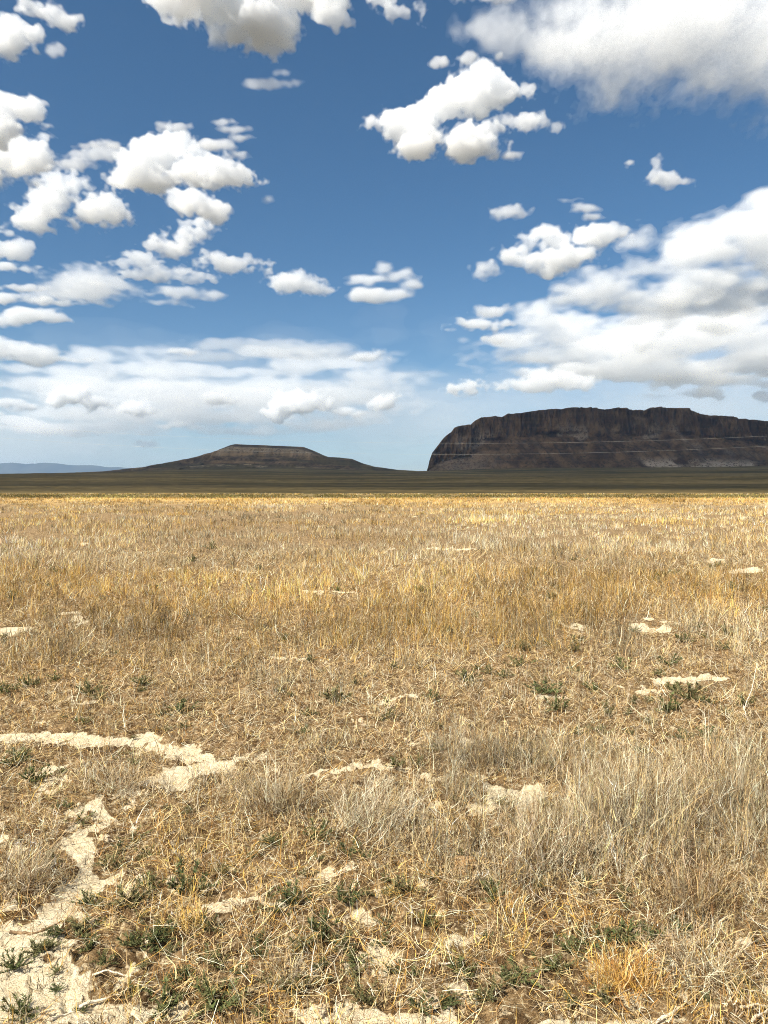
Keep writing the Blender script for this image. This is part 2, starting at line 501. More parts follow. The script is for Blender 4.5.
# ------------------------------------------------------------------ far land
def grid_faces(nr, nc):
    i = np.arange(nr - 1)[:, None] * nc + np.arange(nc - 1)[None]
    return np.stack([i, i + 1, i + nc + 1, i + nc], -1).reshape(-1, 4)

def prof(px, table):
    t = np.array(table, float)
    return np.interp(px, t[:, 0], t[:, 1])

# steppe material: dull sagebrush and dry grass
def steppe_mat():
    m = Mat("sagebrush_steppe")
    a = m.noise(0.012, 6, 0.62, stretch=(0.35, 1.0, 1))
    b = m.noise(0.22, 5, 0.7, stretch=(0.6, 1, 1))
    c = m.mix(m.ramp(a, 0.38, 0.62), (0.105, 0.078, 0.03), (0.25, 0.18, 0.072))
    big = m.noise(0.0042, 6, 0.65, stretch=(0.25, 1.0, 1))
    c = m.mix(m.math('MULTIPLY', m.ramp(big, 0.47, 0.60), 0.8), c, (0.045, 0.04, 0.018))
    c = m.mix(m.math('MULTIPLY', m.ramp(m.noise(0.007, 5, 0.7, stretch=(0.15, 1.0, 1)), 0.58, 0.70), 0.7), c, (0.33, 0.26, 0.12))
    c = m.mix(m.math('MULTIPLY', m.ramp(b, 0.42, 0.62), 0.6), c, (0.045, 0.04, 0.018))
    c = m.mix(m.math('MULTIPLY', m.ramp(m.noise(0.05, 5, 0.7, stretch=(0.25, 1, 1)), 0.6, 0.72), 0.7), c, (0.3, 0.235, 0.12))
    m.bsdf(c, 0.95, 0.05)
    return m.m
STEPPE = steppe_mat()

# foothill apron
SKYL = [(-900, 474), (-400, 477), (0, 480), (60, 477.5), (120, 473), (160, 471), (215, 468.5), (300, 468.5), (350, 470), (400, 471), (428, 471), (520, 468.5), (768, 466), (1200, 466), (1800, 472)]
R0 = 2350.0
def foothill_h(x, y):
    px = 384 + x / R0 * F
    top = (HOR - prof(px, SKYL)) / F * R0 + EYE
    t = np.clip((y - 190) / (R0 - 190), 0, 1.3)
    g = t ** 1.22
    g = np.where(t > 1, 1 + (t - 1) * 0.3, g)
    h = top * g
    w = sstep(200, 700, y)
    h = h + w * (3.5 * fbm(x / 420, y / 260, octs=4, seed=3) * t + 1.2 * fbm(x / 60, y / 60, octs=3, seed=9) * t)
    low = 3.2 * np.exp(-((y - 620 - 80 * fbm(x / 300, y * 0 + .5, seed=4)) / 120) ** 2) * sstep(-0.2, 0.4, fbm(x / 240, y / 900, octs=2, seed=21))
    return h + low
ys = np.concatenate([np.geomspace(206, 2400, 330), np.linspace(2450, 6200, 40)])
xs_u = np.linspace(-1, 1, 560)
Yg = np.repeat(ys[:, None], 560, 1)
Xg = xs_u[None] * (Yg * 0.95 + 130)
Zg = foothill_h(Xg, Yg) - 0.15 + 0.55 * np.maximum(0, fbm(Xg / 9, Yg / 14, octs=3, seed=31)) * sstep(180, 300, Yg)
Zg[0] = -0.4
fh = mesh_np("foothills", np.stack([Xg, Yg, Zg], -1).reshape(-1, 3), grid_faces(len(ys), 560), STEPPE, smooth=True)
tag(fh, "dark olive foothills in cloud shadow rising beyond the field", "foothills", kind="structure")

# rock material, shared look for butte and mesa
def rock_mat(name, lo, hi, pale, bands):
    m = Mat(name)
    pos = m.n('ShaderNodeNewGeometry').outputs['Position']
    a = m.noise(0.018, 6, 0.65, stretch=(1, 1, 0.6))
    b = m.noise(0.09, 6, 0.7, stretch=(1, 1, 0.35))
    c = m.mix(m.ramp(a, 0.36, 0.64), lo, hi)
    c = m.mix(m.math('MULTIPLY', m.ramp(b, 0.48, 0.66), 0.75), c, tuple(v * 0.35 for v in lo))
    st = m.noise(0.05, 4, 0.6, stretch=(0.06, 0.06, 1.6))
    c = m.mix(m.math('MULTIPLY', m.ramp(st, 0.52, 0.68), bands), c, tuple(min(1, v * 1.9) for v in hi))
    # olive scrub on the gentler slopes, attribute from the mesh
    c = m.mix(m.math('MULTIPLY', m.attr('scrub'), 0.85), c, (0.115, 0.095, 0.042))
    spots = m.ramp(m.noise(0.11, 5, 0.7), 0.38, 0.52)
    c = m.mix(m.math('MULTIPLY', m.attr('pale'), spots), c, pale)
    nrm = m.bump(m.noise(0.25, 6, 0.75, stretch=(1, 1, 0.5)), 1.0, 4.0)
    m.bsdf(c, 0.95, 0.1, nrm)
    return m.m

# the butte on the right
TOPB = [(427, 471), (428.5, 467), (430, 461), (433, 453), (438, 447), (446, 438), (452, 434.5), (455, 429.5), (462, 427.5), (471, 427),
        (478, 421), (484, 418), (500, 416.5), (505, 418), (512, 414), (530, 412.5), (540, 410), (556, 408.5), (572, 407.5), (585, 406.2),
        (600, 407), (612, 408.2), (625, 407), (636, 407.6), (642, 410), (655, 409.5), (663, 406.2), (672, 405.6), (690, 407), (702, 407.2),
        (706, 412), (712, 414), (722, 415.5), (740, 417.5), (768, 422), (830, 427), (900, 436), (980, 455), (1010, 471)]
RB = 2600.0
def butte():
    nu = 1150
    px = np.concatenate([np.linspace(427, 440, 90), np.linspace(440.2, 1010, nu - 90)])
    x = (px - 384) / F * RB
    deep = RB - 70 + 190 * (1 - np.sqrt(np.clip(1 - ((520 - np.minimum(px, 520)) / 94.0) ** 2, 0, 1))) + 120 * sstep(427, 470, px)
    x = (px - 384) / F * deep
    ztop = (HOR + 2.2 * sstep(427, 450, px) - prof(px, TOPB)) / F * deep + EYE
    ztop = ztop + 3.0 * fbm(px / 9, px * 0, octs=4, seed=40) * sstep(427, 440, px)
    zfoot = (HOR - 474.0) / F * RB + EYE
    zfoot = np.minimum(zfoot + 0 * px, ztop)
    H = ztop - zfoot
    front = 190 * (1 - np.sqrt(np.clip(1 - ((520 - np.minimum(px, 520)) / 94.0) ** 2, 0, 1)))   # the left end curves away
    rows = []
    vs = np.concatenate([np.linspace(0, 1, 110), [1.02]])
    cl = 0.60 + 0.07 * fbm(px / 30, px * 0 + 2, octs=3, seed=41)       # where talus meets cliff
    cl = np.where(px < 470, 0.35, cl)
    for v in vs:
        vv = min(v, 1.0)
        z = zfoot + H * vv
        tal = np.minimum(vv, cl) * H * 1.5
        clf = np.maximum(vv - cl, 0) * H * 0.42
        d = tal + clf
        up = np.clip((vv - cl) / 0.04, 0, 1)
        # vertical ribs in the cliff, gullies and ledges in the slope
        rib = (1 - np.abs(fbm(x / 26, x * 0 + vv * 1.3, octs=4, seed=42))) ** 2 * 34 + fbm(x / 9, x * 0 + vv * 5, octs=3, seed=43) * 11
        gul = (1 - np.abs(fbm(x / 60 + vv * 1.6, x * 0 + 0.3, octs=3, seed=44))) ** 3 * 24 * math.sin(vv * 3.0 + 0.15) + fbm(x / 18, x * 0 + vv * 9, octs=4, seed=45) * 7
        ledge = 6 * np.sin(vv * 17 + 6 * fbm(x / 140, x * 0 + 1.5 * vv, octs=3, seed=146) + 2.5 * fbm(x / 90, x * 0 + vv, octs=2, seed=46)) * (0.4 + 0.6 * sstep(-.3, .3, fbm(x / 70, x * 0 + 4 * vv, seed=47)))
        k = sstep(427, 436, px)
        dd = d + (up * (-rib) + (1 - up) * (-gul)) * k + ledge * k * (0.5 + 0.5 * vv)
        y = RB + front - 70 + dd * np.minimum(1, H / 40)
        if v > 1: y = y + 16; z = ztop + 1.5
        rows.append(np.stack([x, y, z], -1))
    # plateau running back and down behind
    for back, drop in ((60, 2), (140, 4), (300, 8), (600, 20), (900, 60), (1300, 130), (1600, 260)):
        r = rows[len(vs) - 1].copy()
        r[:, 1] += back; r[:, 2] = np.maximum(ztop - drop + 2.5 * fbm(x / 40, x * 0 + back, seed=48), 20)
        r[:, 0] += back * 0.55 * np.clip((470 - px) / 43, 0, 1)
        rows.append(r)
    V = np.concatenate(rows)
    nr = len(rows)
    vv = np.concatenate([np.full(len(px), min(v, 1.0)) for v in vs] + [np.full(len(px), 1.0)] * 7)
    P = np.tile(px, nr)
    pale = sstep(618, 640, P) * np.exp(-((vv - 0.13) / 0.085) ** 2) * sstep(-0.35, 0.1, fbm(P / 25, vv * 6, octs=3, seed=50))
    pale += 0.5 * sstep(0.25, .5, fbm(P / 26, vv * 3, octs=3, seed=51)) * np.exp(-((vv - 0.55) / 0.22) ** 2)
    pale += 0.35 * np.exp(-((P - 455) / 35) ** 2) * (vv < 0.4)
    scrub = sstep(0.12, 0.02, vv) + (np.repeat(np.arange(nr), len(px)) > len(vs)) * 1.0
    m = rock_mat("butte_rock", (0.066, 0.036, 0.017), (0.20, 0.115, 0.052), (0.5, 0.39, 0.28), 0.12)
    o = mesh_np("butte", V, grid_faces(nr, len(px)), m, attrs={'pale': np.clip(pale, 0, 1), 'scrub': np.clip(scrub, 0, 1)})
    tag(o, "massive dark flat topped butte with cliffs at the right", "butte", kind="structure")
butte()

# the low mesa on the left
TOPM = [(40, 474), (100, 472), (125, 470), (150, 466.5), (180, 460.5), (198, 456.5), (206, 453.5), (215, 451.5), (222, 448.5), (230, 445.2), (236, 444), (262, 445.2), (290, 446.2),
        (304, 447), (312, 450), (322, 454.5), (328, 457), (340, 457.5), (352, 459), (362, 463), (374, 466.5), (396, 469.5), (430, 472), (470, 475)]
RM = 2950.0
def low_mesa():
    nu, nv = 640, 170
    px = np.linspace(40, 470, nu)
    x = (px - 384) / F * RM
    ztop = (HOR - prof(px, TOPM)) / F * RM + EYE + 0.8 * fbm(px / 7, px * 0, octs=3, seed=60)
    z0 = (HOR - 477.0) / F * RM
    H = np.maximum(ztop - z0, 0)
    v = np.linspace(0, 1, nv)[:, None]
    X = np.repeat(x[None], nv, 0)
    # terraces: a slope, a ledge, a slope, the cap cliff, all with real depth
    s = 0.80 * v ** 0.9 + 0.2 * sstep(0.72, 0.8, v) + 0.0 * X
    s = s / s[-1]
    s = s + 0.02 * np.sin(v * 42 + 3 * fbm(X / 160, v * 2, octs=2, seed=61)) * np.sin(v * np.pi)
    Z = z0 + H[None] * s
    Y = RM - 460 + 470 * v - 70 * (1 - np.abs(fbm(X / 75, v * 1.6, octs=4, seed=62))) ** 2 * np.sin(v * np.pi) + 8 * fbm(X / 20, v * 9, octs=3, seed=63)
    rows = [np.stack([X, Y, Z], -1).reshape(-1, 3)]
    for back, fr in ((60, 1), (200, .98), (420, .93), (700, .7), (1100, .2), (1400, -.1)):
        rows.append(np.stack([x, Y[-1] + back, z0 + H * fr], -1))
    V = np.concatenate(rows); nr = nv + 6
    vv = np.concatenate([np.repeat(v, nu, 1).ravel(), np.ones(nu * 6)])
    P = np.tile(px, nr)
    cap = sstep(218, 228, P) * sstep(322, 312, P)
    pale = cap * np.exp(-((vv - 0.80) / 0.05) ** 2) * 0.75
    pale += 0.8 * sstep(0.15, .5, fbm(P / 12, vv * 14, octs=3, seed=64)) * np.exp(-((vv - 0.33) / 0.07) ** 2) * sstep(170, 210, P) * sstep(360, 320, P)
    scrub = np.clip(sstep(0.45, 0.2, vv) + 0.8 * sstep(0.05, 0.35, fbm(P / 30, vv * 8, octs=3, seed=65)) - cap * (vv > .7), 0, 1)
    m = rock_mat("mesa_rock", (0.08, 0.052, 0.026), (0.26, 0.165, 0.082), (0.55, 0.41, 0.25), 0.45)
    o = mesh_np("mesa", V, grid_faces(nr, nu), m, smooth=True, attrs={'pale': np.clip(pale, 0, 1), 'scrub': scrub})
    tag(o, "low stepped mesa with a pale rim left of the butte", "mesa", kind="structure")
low_mesa()

# far blue range at the left horizon
def mountains():
    R = 21000.0
    tab = [(-500, 470), (-300, 462), (-200, 467), (-100, 463), (-40, 466), (0, 465.5), (14, 464.6), (25, 466), (42, 465), (58, 465.4), (72, 467), (90, 466.8), (104, 468.2), (118, 468.6), (132, 470), (150, 473), (220, 479), (300, 484)]
    px = np.linspace(-500, 300, 700)
    x = (px - 384) / F * R
    zt = 1.09 * (HOR - prof(px, tab)) / F * R + 18 * fbm(px / 8, px * 0, octs=4, seed=70)
    v = np.linspace(0, 1, 60)[:, None]
    X = np.repeat(x[None], 60, 0)
    Y = R - 3500 + 3600 * v + 420 * (1 - np.abs(fbm(X / 900, v * 1.2, octs=4, seed=71))) * np.sin(v * np.pi)
    Z = zt[None] * (0.25 * v + 0.75 * v ** 2) + 60 * fbm(X / 700, v * 4, octs=4, seed=72) * np.sin(v * np.pi) - 30 * (1 - v)
    rows = [np.stack([X, Y, Z], -1).reshape(-1, 3)]
    for b, fr in ((900, .8), (3000, .1), (4000, -.1)):
        rows.append(np.stack([x, Y[-1] + b, zt * fr], -1))
    m = Mat("far_mountain_slopes")
    c = m.mix(m.ramp(m.noise(0.0016, 5, 0.6), 0.4, 0.6), (0.016, 0.024, 0.026), (0.045, 0.05, 0.042))
    m.bsdf(c, 0.95, 0.05)
    o = mesh_np("mountains", np.concatenate(rows), grid_faces(63, 700), m.m, smooth=True)
    tag(o, "far range of hazy blue mountains at the left horizon", "mountains", kind="structure")
mountains()

# air
def haze():
    bpy_box = np.array([[a, b, c] for a in (-24000, 24000) for b in (-3000, 27000) for c in (-61.0, 860.0)], float)
    fc = np.array([[0, 1, 3, 2], [4, 6, 7, 5], [0, 4, 5, 1], [2, 3, 7, 6], [0, 2, 6, 4], [1, 5, 7, 3]])
    m = Mat("haze_air")
    v = m.n('ShaderNodeVolumePrincipled')
    v.inputs['Color'].default_value = (0.52, 0.72, 1.0, 1)
    v.inputs['Density'].default_value = 3.8e-5
    v.inputs['Anisotropy'].default_value = 0.2
    m.l(v.outputs[0], m.out.inputs['Volume'])
    o = mesh_np("haze", bpy_box, fc, m.m)
    tag(o, "pale air haze over the plain", "haze", kind="stuff")
haze()

# two wires strung across the view in front of the butte
def wire(label, rows, Y, rad):
    t = np.array(rows, float)
    x = np.linspace(-170, 170, 240)
    pxs = 384 + x / Y * F
    c = np.polyfit(t[:, 0], t[:, 1], 2)
    z = EYE + (HOR - np.polyval(c, np.clip(pxs, -650, 1400))) / F * Y
    k = 6
    ang = np.arange(k) / k * 2 * np.pi
    V = np.stack([np.repeat(x[:, None], k, 1), Y + rad * np.cos(ang)[None] + 0 * x[:, None], z[:, None] + rad * np.sin(ang)[None]], -1).reshape(-1, 3)
    i = np.arange(239)[:, None] * k; j = np.arange(k)[None]
    fcs = np.stack([i + j, i + (j + 1) % k, i + k + (j + 1) % k, i + k + j], -1).reshape(-1, 4)
    m = Mat("wire_metal")
    b = m.bsdf((0.62, 0.6, 0.56), 0.45, 0.4); b.inputs['Metallic'].default_value = 0.3
    o = mesh_np("power_line", V, fcs, m.m, smooth=True)
    tag(o, label, "power line", group="power lines crossing in front of the butte")
wire("upper of the two thin power lines across the butte", [(430, 443.2), (520, 443.4), (600, 442), (680, 439.6), (768, 436.2)], 132.0, 0.0085)
wire("lower of the two thin power lines across the butte", [(430, 454.4), (520, 454.2), (600, 452.6), (680, 450), (768, 446.2)], 133.5, 0.0085)
# ------------------------------------------------------------------ the field
def ell(px, py, rx, ry):
    """an ellipse on the ground: centre x, y and half sizes, from its place in the photograph"""
    x, y = on_ground(px, py)
    _, y0 = on_ground(px, py + ry); _, y1 = on_ground(px, py - ry)
    return x, (y0 + y1) / 2, rx * y / F, (y1 - y0) / 2

SOIL = [ell(*e) for e in [
    (35, 738, 62, 6), (118, 742, 55, 5), (172, 745, 24, 4), (163, 777, 26, 7), (186, 770, 22, 8), (210, 762, 36, 8),
    (112, 808, 17, 7), (104, 838, 14, 12), (118, 862, 16, 6), (88, 905, 24, 11), (38, 936, 40, 20), (30, 905, 24, 6), (38, 975, 55, 24), (62, 1008, 80, 16),
    (125, 1008, 55, 14), (20, 1020, 60, 10), (345, 1019, 60, 13), (420, 1019, 64, 11), (500, 1021, 66, 12), (560, 1012, 30, 6), (640, 1018, 60, 6),
    (500, 792, 32, 11), (520, 785, 26, 6), (470, 802, 14, 5), (428, 776, 20, 3), (645, 627, 24, 4.5), (12, 632, 22, 3.5), (448, 547, 27, 1.6),
    (745, 568, 36, 3), (236, 569, 10, 1.0), (322, 592, 18, 1.5), (690, 680, 46, 3.5), (640, 690, 18, 2.5), (180, 570, 8, 1.3), (95, 543, 10, 1.2),
    (360, 772, 30, 4), (180, 880, 14, 7), (140, 880, 10, 6), (395, 965, 18, 5), (440, 800, 10, 3), (330, 870, 26, 5), (250, 895, 22, 4), (560, 625, 18, 2),
    (350, 930, 20, 5), (470, 935, 24, 4), (60, 770, 18, 3), (700, 560, 20, 1.5), (560, 700, 26, 3), (410, 700, 24, 2.5), (300, 660, 14, 1.5)]]
def _path():
    pts = [(0, 738, 8), (60, 738, 7), (120, 741, 6), (188, 746, 5), (236, 757, 7), (200, 768, 8), (150, 782, 8), (116, 806, 8), (102, 838, 10), (112, 862, 9), (88, 905, 12), (40, 935, 18), (36, 975, 22), (70, 1012, 20), (130, 1012, 12)]
    for (a, b, r), (c, d, s_) in zip(pts[:-1], pts[1:]):
        n = int(math.hypot(c - a, (d - b) * 2) / 11) + 1
        for k in range(n):
            t = k / n
            q = r + (s_ - r) * t
            SOIL.append(ell(a + (c - a) * t, b + (d - b) * t, q * 1.25, q * 0.8))
_path()

def soil_map(x, y):
    wx = x + 0.22 * y / 3 * fbm(x * 4.2 / (1 + y / 9), y * 4.2 / (1 + y / 9), octs=6, seed=80, gain=0.62)
    wy = y + 0.26 * y / 3 * fbm(x * 4.2 / (1 + y / 9) + 40, y * 3.0 / (1 + y / 9), octs=6, seed=84, gain=0.62)
    m = np.zeros_like(x)
    for cx, cyy, a, b in SOIL:
        q = np.sqrt(((wx - cx) / a) ** 2 + ((wy - cyy) / b) ** 2)
        m = np.maximum(m, sstep(1.18, 0.78, q))
    n = fbm(x * 5.5, y * 4.2, octs=5, seed=88, gain=0.65)
    near = sstep(7.5, 4.0, y) * (0.6 + 0.4 * sstep(0.4, -0.3, x - 0.12 * y))
    m = np.maximum(m, 0.95 * sstep(0.35, 0.47, n - 0.6 * tall_map(x, y)) * near)
    n2 = fbm(x * 0.5, y * 0.22, octs=5, seed=90, gain=0.6)
    m = np.maximum(m, 0.9 * sstep(0.60, 0.70, n2) * sstep(5, 8, y))
    return m

TALL = [ell(*e) + (h,) for e, h in [
    ((700, 840, 120, 55), 0.27), ((610, 850, 90, 50), 0.26), ((740, 780, 90, 30), 0.30), ((590, 790, 60, 26), 0.25), ((690, 905, 80, 22), 0.22), ((480, 860, 50, 26), 0.19), ((540, 880, 60, 26), 0.2),
    ((330, 812, 95, 24), 0.22), ((270, 800, 50, 20), 0.22), ((380, 850, 60, 16), 0.16), ((205, 790, 46, 9), 0.13), ((110, 785, 60, 14), 0.13), ((45, 850, 60, 26), 0.13), ((25, 880, 40, 18), 0.14),
    ((430, 800, 60, 18), 0.17), ((420, 850, 60, 20), 0.16), ((560, 835, 90, 30), 0.2), ((470, 765, 120, 14), 0.24), ((640, 760, 100, 14), 0.25), ((345, 750, 60, 10), 0.2)]]

def tall_map(x, y):
    wx = x + 0.22 * fbm(x * 2.2, y * 2.2, octs=3, seed=94); wy = y + 0.22 * fbm(x * 2.2 + 9, y * 2.2, octs=3, seed=97)
    h = np.zeros_like(x)
    for cx, cyy, a, b, hh in TALL:
        q = np.sqrt(((wx - cx) / a) ** 2 + ((wy - cyy) / b) ** 2)
        h = np.maximum(h, hh * sstep(1.25, 0.7, q))
    return h

def gold_map(x, y):
    """where the grass is golden rather than grey: broad patches"""
    g = 0.42 + 1.5 * fbm(x / 4.5, y / 2.6, octs=4, seed=101)
    _, a = on_ground(384, 622); _, b = on_ground(384, 566)
    g = g + 0.55 * np.exp(-((np.log(y) - math.log(10.8)) / 0.26) ** 2)
    g = g - 0.35 * np.exp(-((np.log(y) - math.log(7.6)) / 0.10) ** 2) * sstep(1.5, -1.5, x)
    g = g - 0.35 * np.exp(-((np.log(y) - math.log(22)) / 0.22) ** 2) + 0.7 * sstep(60, 100, y)
    g = g - 1.2 * tall_map(x, y) / 0.25
    g = g + 0.25 * sstep(3.4, 2.6, y)
    return np.clip(g, 0, 1)

def relief(x, y):
    z = 0.030 * fbm(x * 1.1, y * 1.1, octs=3, seed=110) + 0.014 * fbm(x * 6, y * 6, octs=4, seed=114)
    return z * sstep(0.3, 1.5, np.abs(y)) + 0.05 * fbm(x / 7, y / 7, octs=2, seed=118) * sstep(4, 14, y)

def voronoi_edge(x, y, seed):
    ix, iy = np.floor(x).astype(np.int64), np.floor(y).astype(np.int64)
    d1 = np.full(x.shape, 9.0); d2 = np.full(x.shape, 9.0); cell = np.zeros(x.shape)
    for a in (-1, 0, 1):
        for b in (-1, 0, 1):
            jx = ix + a + 0.5 + 0.45 * _hash(ix + a, iy + b, 0, seed); jy = iy + b + 0.5 + 0.45 * _hash(ix + a, iy + b, 1, seed)
            d = np.hypot(jx - x, jy - y)
            n = d < d1
            d2 = np.where(n, d1, np.minimum(d2, d)); d1 = np.where(n, d, d1)
            cell = np.where(n, _hash(ix + a, iy + b, 2, seed), cell)
    return d2 - d1, cell

def ground():
    ys = np.concatenate([[-60000, -4000, -400, -60, -12, -4, -1.0, 0.4], np.geomspace(1.2, 11, 620), np.geomspace(11.1, 203, 270), [212, 300, 800, 3000, 12000, 60000]])
    u = np.linspace(-1, 1, 620)
    Yg = np.repeat(ys[:, None], len(u), 1)
    half = np.where(ys > 1, 0.62 * np.maximum(ys, 1) + 0.5, 3.0)
    half = np.where(ys < -10, 60000.0, half); half = np.where(ys > 205, 60000.0, half)
    Xg = u[None] * half[:, None]
    Xg = np.concatenate([np.full((len(ys), 1), -60000.0), Xg, np.full((len(ys), 1), 60000.0)], 1)
    Yg = np.concatenate([Yg[:, :1], Yg, Yg[:, :1]], 1)
    S = np.zeros_like(Xg); Z = np.zeros_like(Xg)
    inner = (np.abs(Xg) < 400) & (Yg > 0.5) & (Yg < 205)
    x, y = Xg[inner], Yg[inner]
    s = soil_map(x, y)
    z = relief(x, y)
    e, cell = voronoi_edge(x * 7 + 0.7 * fbm(x * 6, y * 6, seed=121), y * 7 + 0.7 * fbm(x * 6 + 5, y * 6, seed=122), 5)
    e2, cell2 = voronoi_edge(x * 19 + 0.5 * fbm(x * 15, y * 15, seed=123), y * 19, 6)
    near = sstep(9, 5, y)
    z = z + s * near * (0.004 * cell + 0.002 * cell2 - 0.017 * sstep(0.09, 0.0, e) - 0.005 * sstep(0.10, 0, e2) - 0.002)
    z = z + near * (1 - s) * 0.026 * fbm(x * 22, y * 22, octs=3, seed=124)
    # crumbly lumps
    lump = sstep(0.28, 0.6, fbm(x * 13, y * 13, octs=3, seed=126))
    z = z + near * lump * 0.016 * (1 - 0.7 * s)
    S[inner] = s; Z[inner] = z
    Z[~inner] = -0.02
    Z[Yg > 204] = -0.6; 
    Gm = np.full_like(Xg, 0.5); Gm[inner] = gold_map(x, y)
    m = Mat("dry_field_soil")
    soil = m.attr('soil')
    pos = m.n('ShaderNodeNewGeometry').outputs['Position']
    n1 = m.noise(14, 6, 0.65); n2 = m.noise(70, 5, 0.7)
    bare = m.mix(m.ramp(n1, 0.35, 0.65), (0.73, 0.61, 0.41), (0.82, 0.72, 0.52))
    bare = m.mix(m.math('MULTIPLY', m.ramp(n2, 0.52, 0.64), 0.6), bare, (0.42, 0.29, 0.15))
    bare = m.mix(m.math('MULTIPLY', m.ramp(m.noise(260, 3, 0.7), 0.56, 0.66), 0.7), bare, (0.27, 0.17, 0.08))
    duff = m.mix(m.ramp(m.noise(9, 6, 0.7), 0.4, 0.6), (0.10, 0.06, 0.028), (0.30, 0.20, 0.10))
    duff = m.mix(m.math('MULTIPLY', m.ramp(m.noise(30, 6, 0.75), 0.52, 0.62), 0.8), duff, (0.68, 0.55, 0.35))
    duff = m.mix(m.math('MULTIPLY', m.ramp(m.noise(75, 5, 0.7), 0.52, 0.6), 0.75), duff, (0.12, 0.07, 0.032))
    far_t = m.mix(m.attr('gold'), (0.34, 0.24, 0.125), (0.50, 0.33, 0.12))
    sp = m.n('ShaderNodeSeparateXYZ'); m.l(pos, sp.inputs[0])
    duff = m.mix(m.ramp(sp.outputs['Y'], 40, 120), duff, far_t)
    # sagebrush plain beyond the golden field, its border wavering
    dist = m.math('ADD', sp.outputs['Y'], m.math('MULTIPLY', m.noise(0.03, 3, 0.5), 16))
    duff = m.mix(m.math('MULTIPLY', m.ramp(dist, 128, 134), 0.85), duff, (0.13, 0.10, 0.045))
    duff = m.mix(m.ramp(dist, 206, 212), duff, (0.08, 0.068, 0.032))
    col = m.mix(m.ramp(m.math('ADD', soil, m.math('MULTIPLY', m.math('SUBTRACT', n2, 0.5), 0.7)), 0.3, 0.62), duff, bare)
    h = m.math('ADD', m.math('MULTIPLY', m.noise(45, 6, 0.7), 0.7), m.math('MULTIPLY', m.noise(190, 4, 0.7), 0.3))
    m.bsdf(col, 0.95, 0.05, m.bump(h, 1.0, 0.03))
    o = mesh_np("ground", np.stack([Xg, Yg, Z], -1).reshape(-1, 3), grid_faces(*Xg.shape), m.m, smooth=False, attrs={'soil': S.ravel(), 'gold': Gm.ravel()})
    tag(o, "dry plain with bare pale cracked soil between the grass", "ground", kind="structure")
ground()

# ------------------------------------------------------------------ grass blades
def blade_mat(name, trans=0.1):
    m = Mat(name)
    col = m.attr('tint', 'Color')
    d = m.n('ShaderNodeBsdfDiffuse'); m.l(col, d.inputs['Color'])
    t = m.n('ShaderNodeBsdfTranslucent'); m.l(col, t.inputs['Color'])
    mx = m.n('ShaderNodeMixShader'); mx.inputs[0].default_value = trans
    m.l(d.outputs[0], mx.inputs[1]); m.l(t.outputs[0], mx.inputs[2])
    m.l(mx.outputs[0], m.out.inputs['Surface'])
    return m.m
STRAW = blade_mat("dry_straw")
LEAFM = blade_mat("weed_leaf", 0.2)

def blades(base, az_, elev, bend, length, width, color, K, twist=None, rng=RNG, taper=0.25, kink=0.0):
    """ribbon blades as arrays of vertices and quads"""
    n = len(base)
    if twist is None: twist = rng.uniform(0, 2 * np.pi, n)
    side = np.stack([np.cos(twist), np.sin(twist), np.zeros(n)], 1)
    p = base.copy()
    V = np.empty((n, K + 1, 2, 3), np.float32); C = np.empty((n, K + 1, 2, 3), np.float32)
    a = az_.copy()
    for k in range(K + 1):
        t = k / K
        w = width * (1 - (1 - taper) * t)
        V[:, k, 0] = p - side * w[:, None] / 2; V[:, k, 1] = p + side * w[:, None] / 2
        C[:, k] = color[:, None, :]
        e = elev + bend * (t + 0.5 / K)
        if kink: a = a + rng.normal(0, kink, n); e = e + rng.normal(0, kink * 0.6, n)
        st = length / K
        p = p + np.stack([np.cos(a) * np.cos(e) * st, np.sin(a) * np.cos(e) * st, np.sin(e) * st], 1)
    i = (np.arange(n) * (K + 1) * 2)[:, None] + (np.arange(K) * 2)[None]
    Q = np.stack([i, i + 1, i + 3, i + 2], -1).reshape(-1, 4)
    return V.reshape(-1, 3), Q, C.reshape(-1, 3)

def branchlets(v, K, color, length, width, rng, m=3, t0=0.3, ks=2, spread=0.8):
    """short side twigs leaving the stems"""
    sp = v.reshape(-1, K + 1, 2, 3).mean(2); n = len(sp)
    i = np.repeat(np.arange(n), m); N = len(i)
    t = rng.uniform(t0, 0.97, N) * K; k = np.minimum(t.astype(int), K - 1); f = (t - k)[:, None]
    p = sp[i, k] * (1 - f) + sp[i, k + 1] * f
    d = sp[i, k + 1] - sp[i, k]
    a = np.arctan2(d[:, 1], d[:, 0]) + rng.normal(0, 1.1, N)
    e = np.arctan2(d[:, 2], np.hypot(d[:, 0], d[:, 1]) + 1e-9) + rng.normal(-0.15, spread, N)
    c = np.clip(color[i] * rng.uniform(0.75, 1.2, (N, 1)), 0.01, 0.88)
    return blades(p, a, e, rng.normal(0.1, 0.4, N), length[i] * rng.uniform(0.12, 0.38, N), width[i] * rng.uniform(0.55, 0.95, N), c, ks, rng=rng, kink=0.15)

def join(parts):
    vs, qs, cs, off = [], [], [], 0
    for v, q, c in parts:
        vs.append(v); qs.append(q + off); cs.append(c); off += len(v)
    return np.concatenate(vs), np.concatenate(qs), np.concatenate(cs)

PAL = {k: np.array(v) for k, v in dict(
    straw=(0.78, 0.58, 0.28), gold=(0.75, 0.46, 0.12), tan=(0.56, 0.40, 0.20), grey=(0.50, 0.40, 0.26), brown=(0.15, 0.085, 0.036),
    rust=(0.42, 0.215, 0.065), bleached=(0.84, 0.75, 0.54), olive=(0.17, 0.15, 0.05), green=(0.075, 0.085, 0.03)).items()}

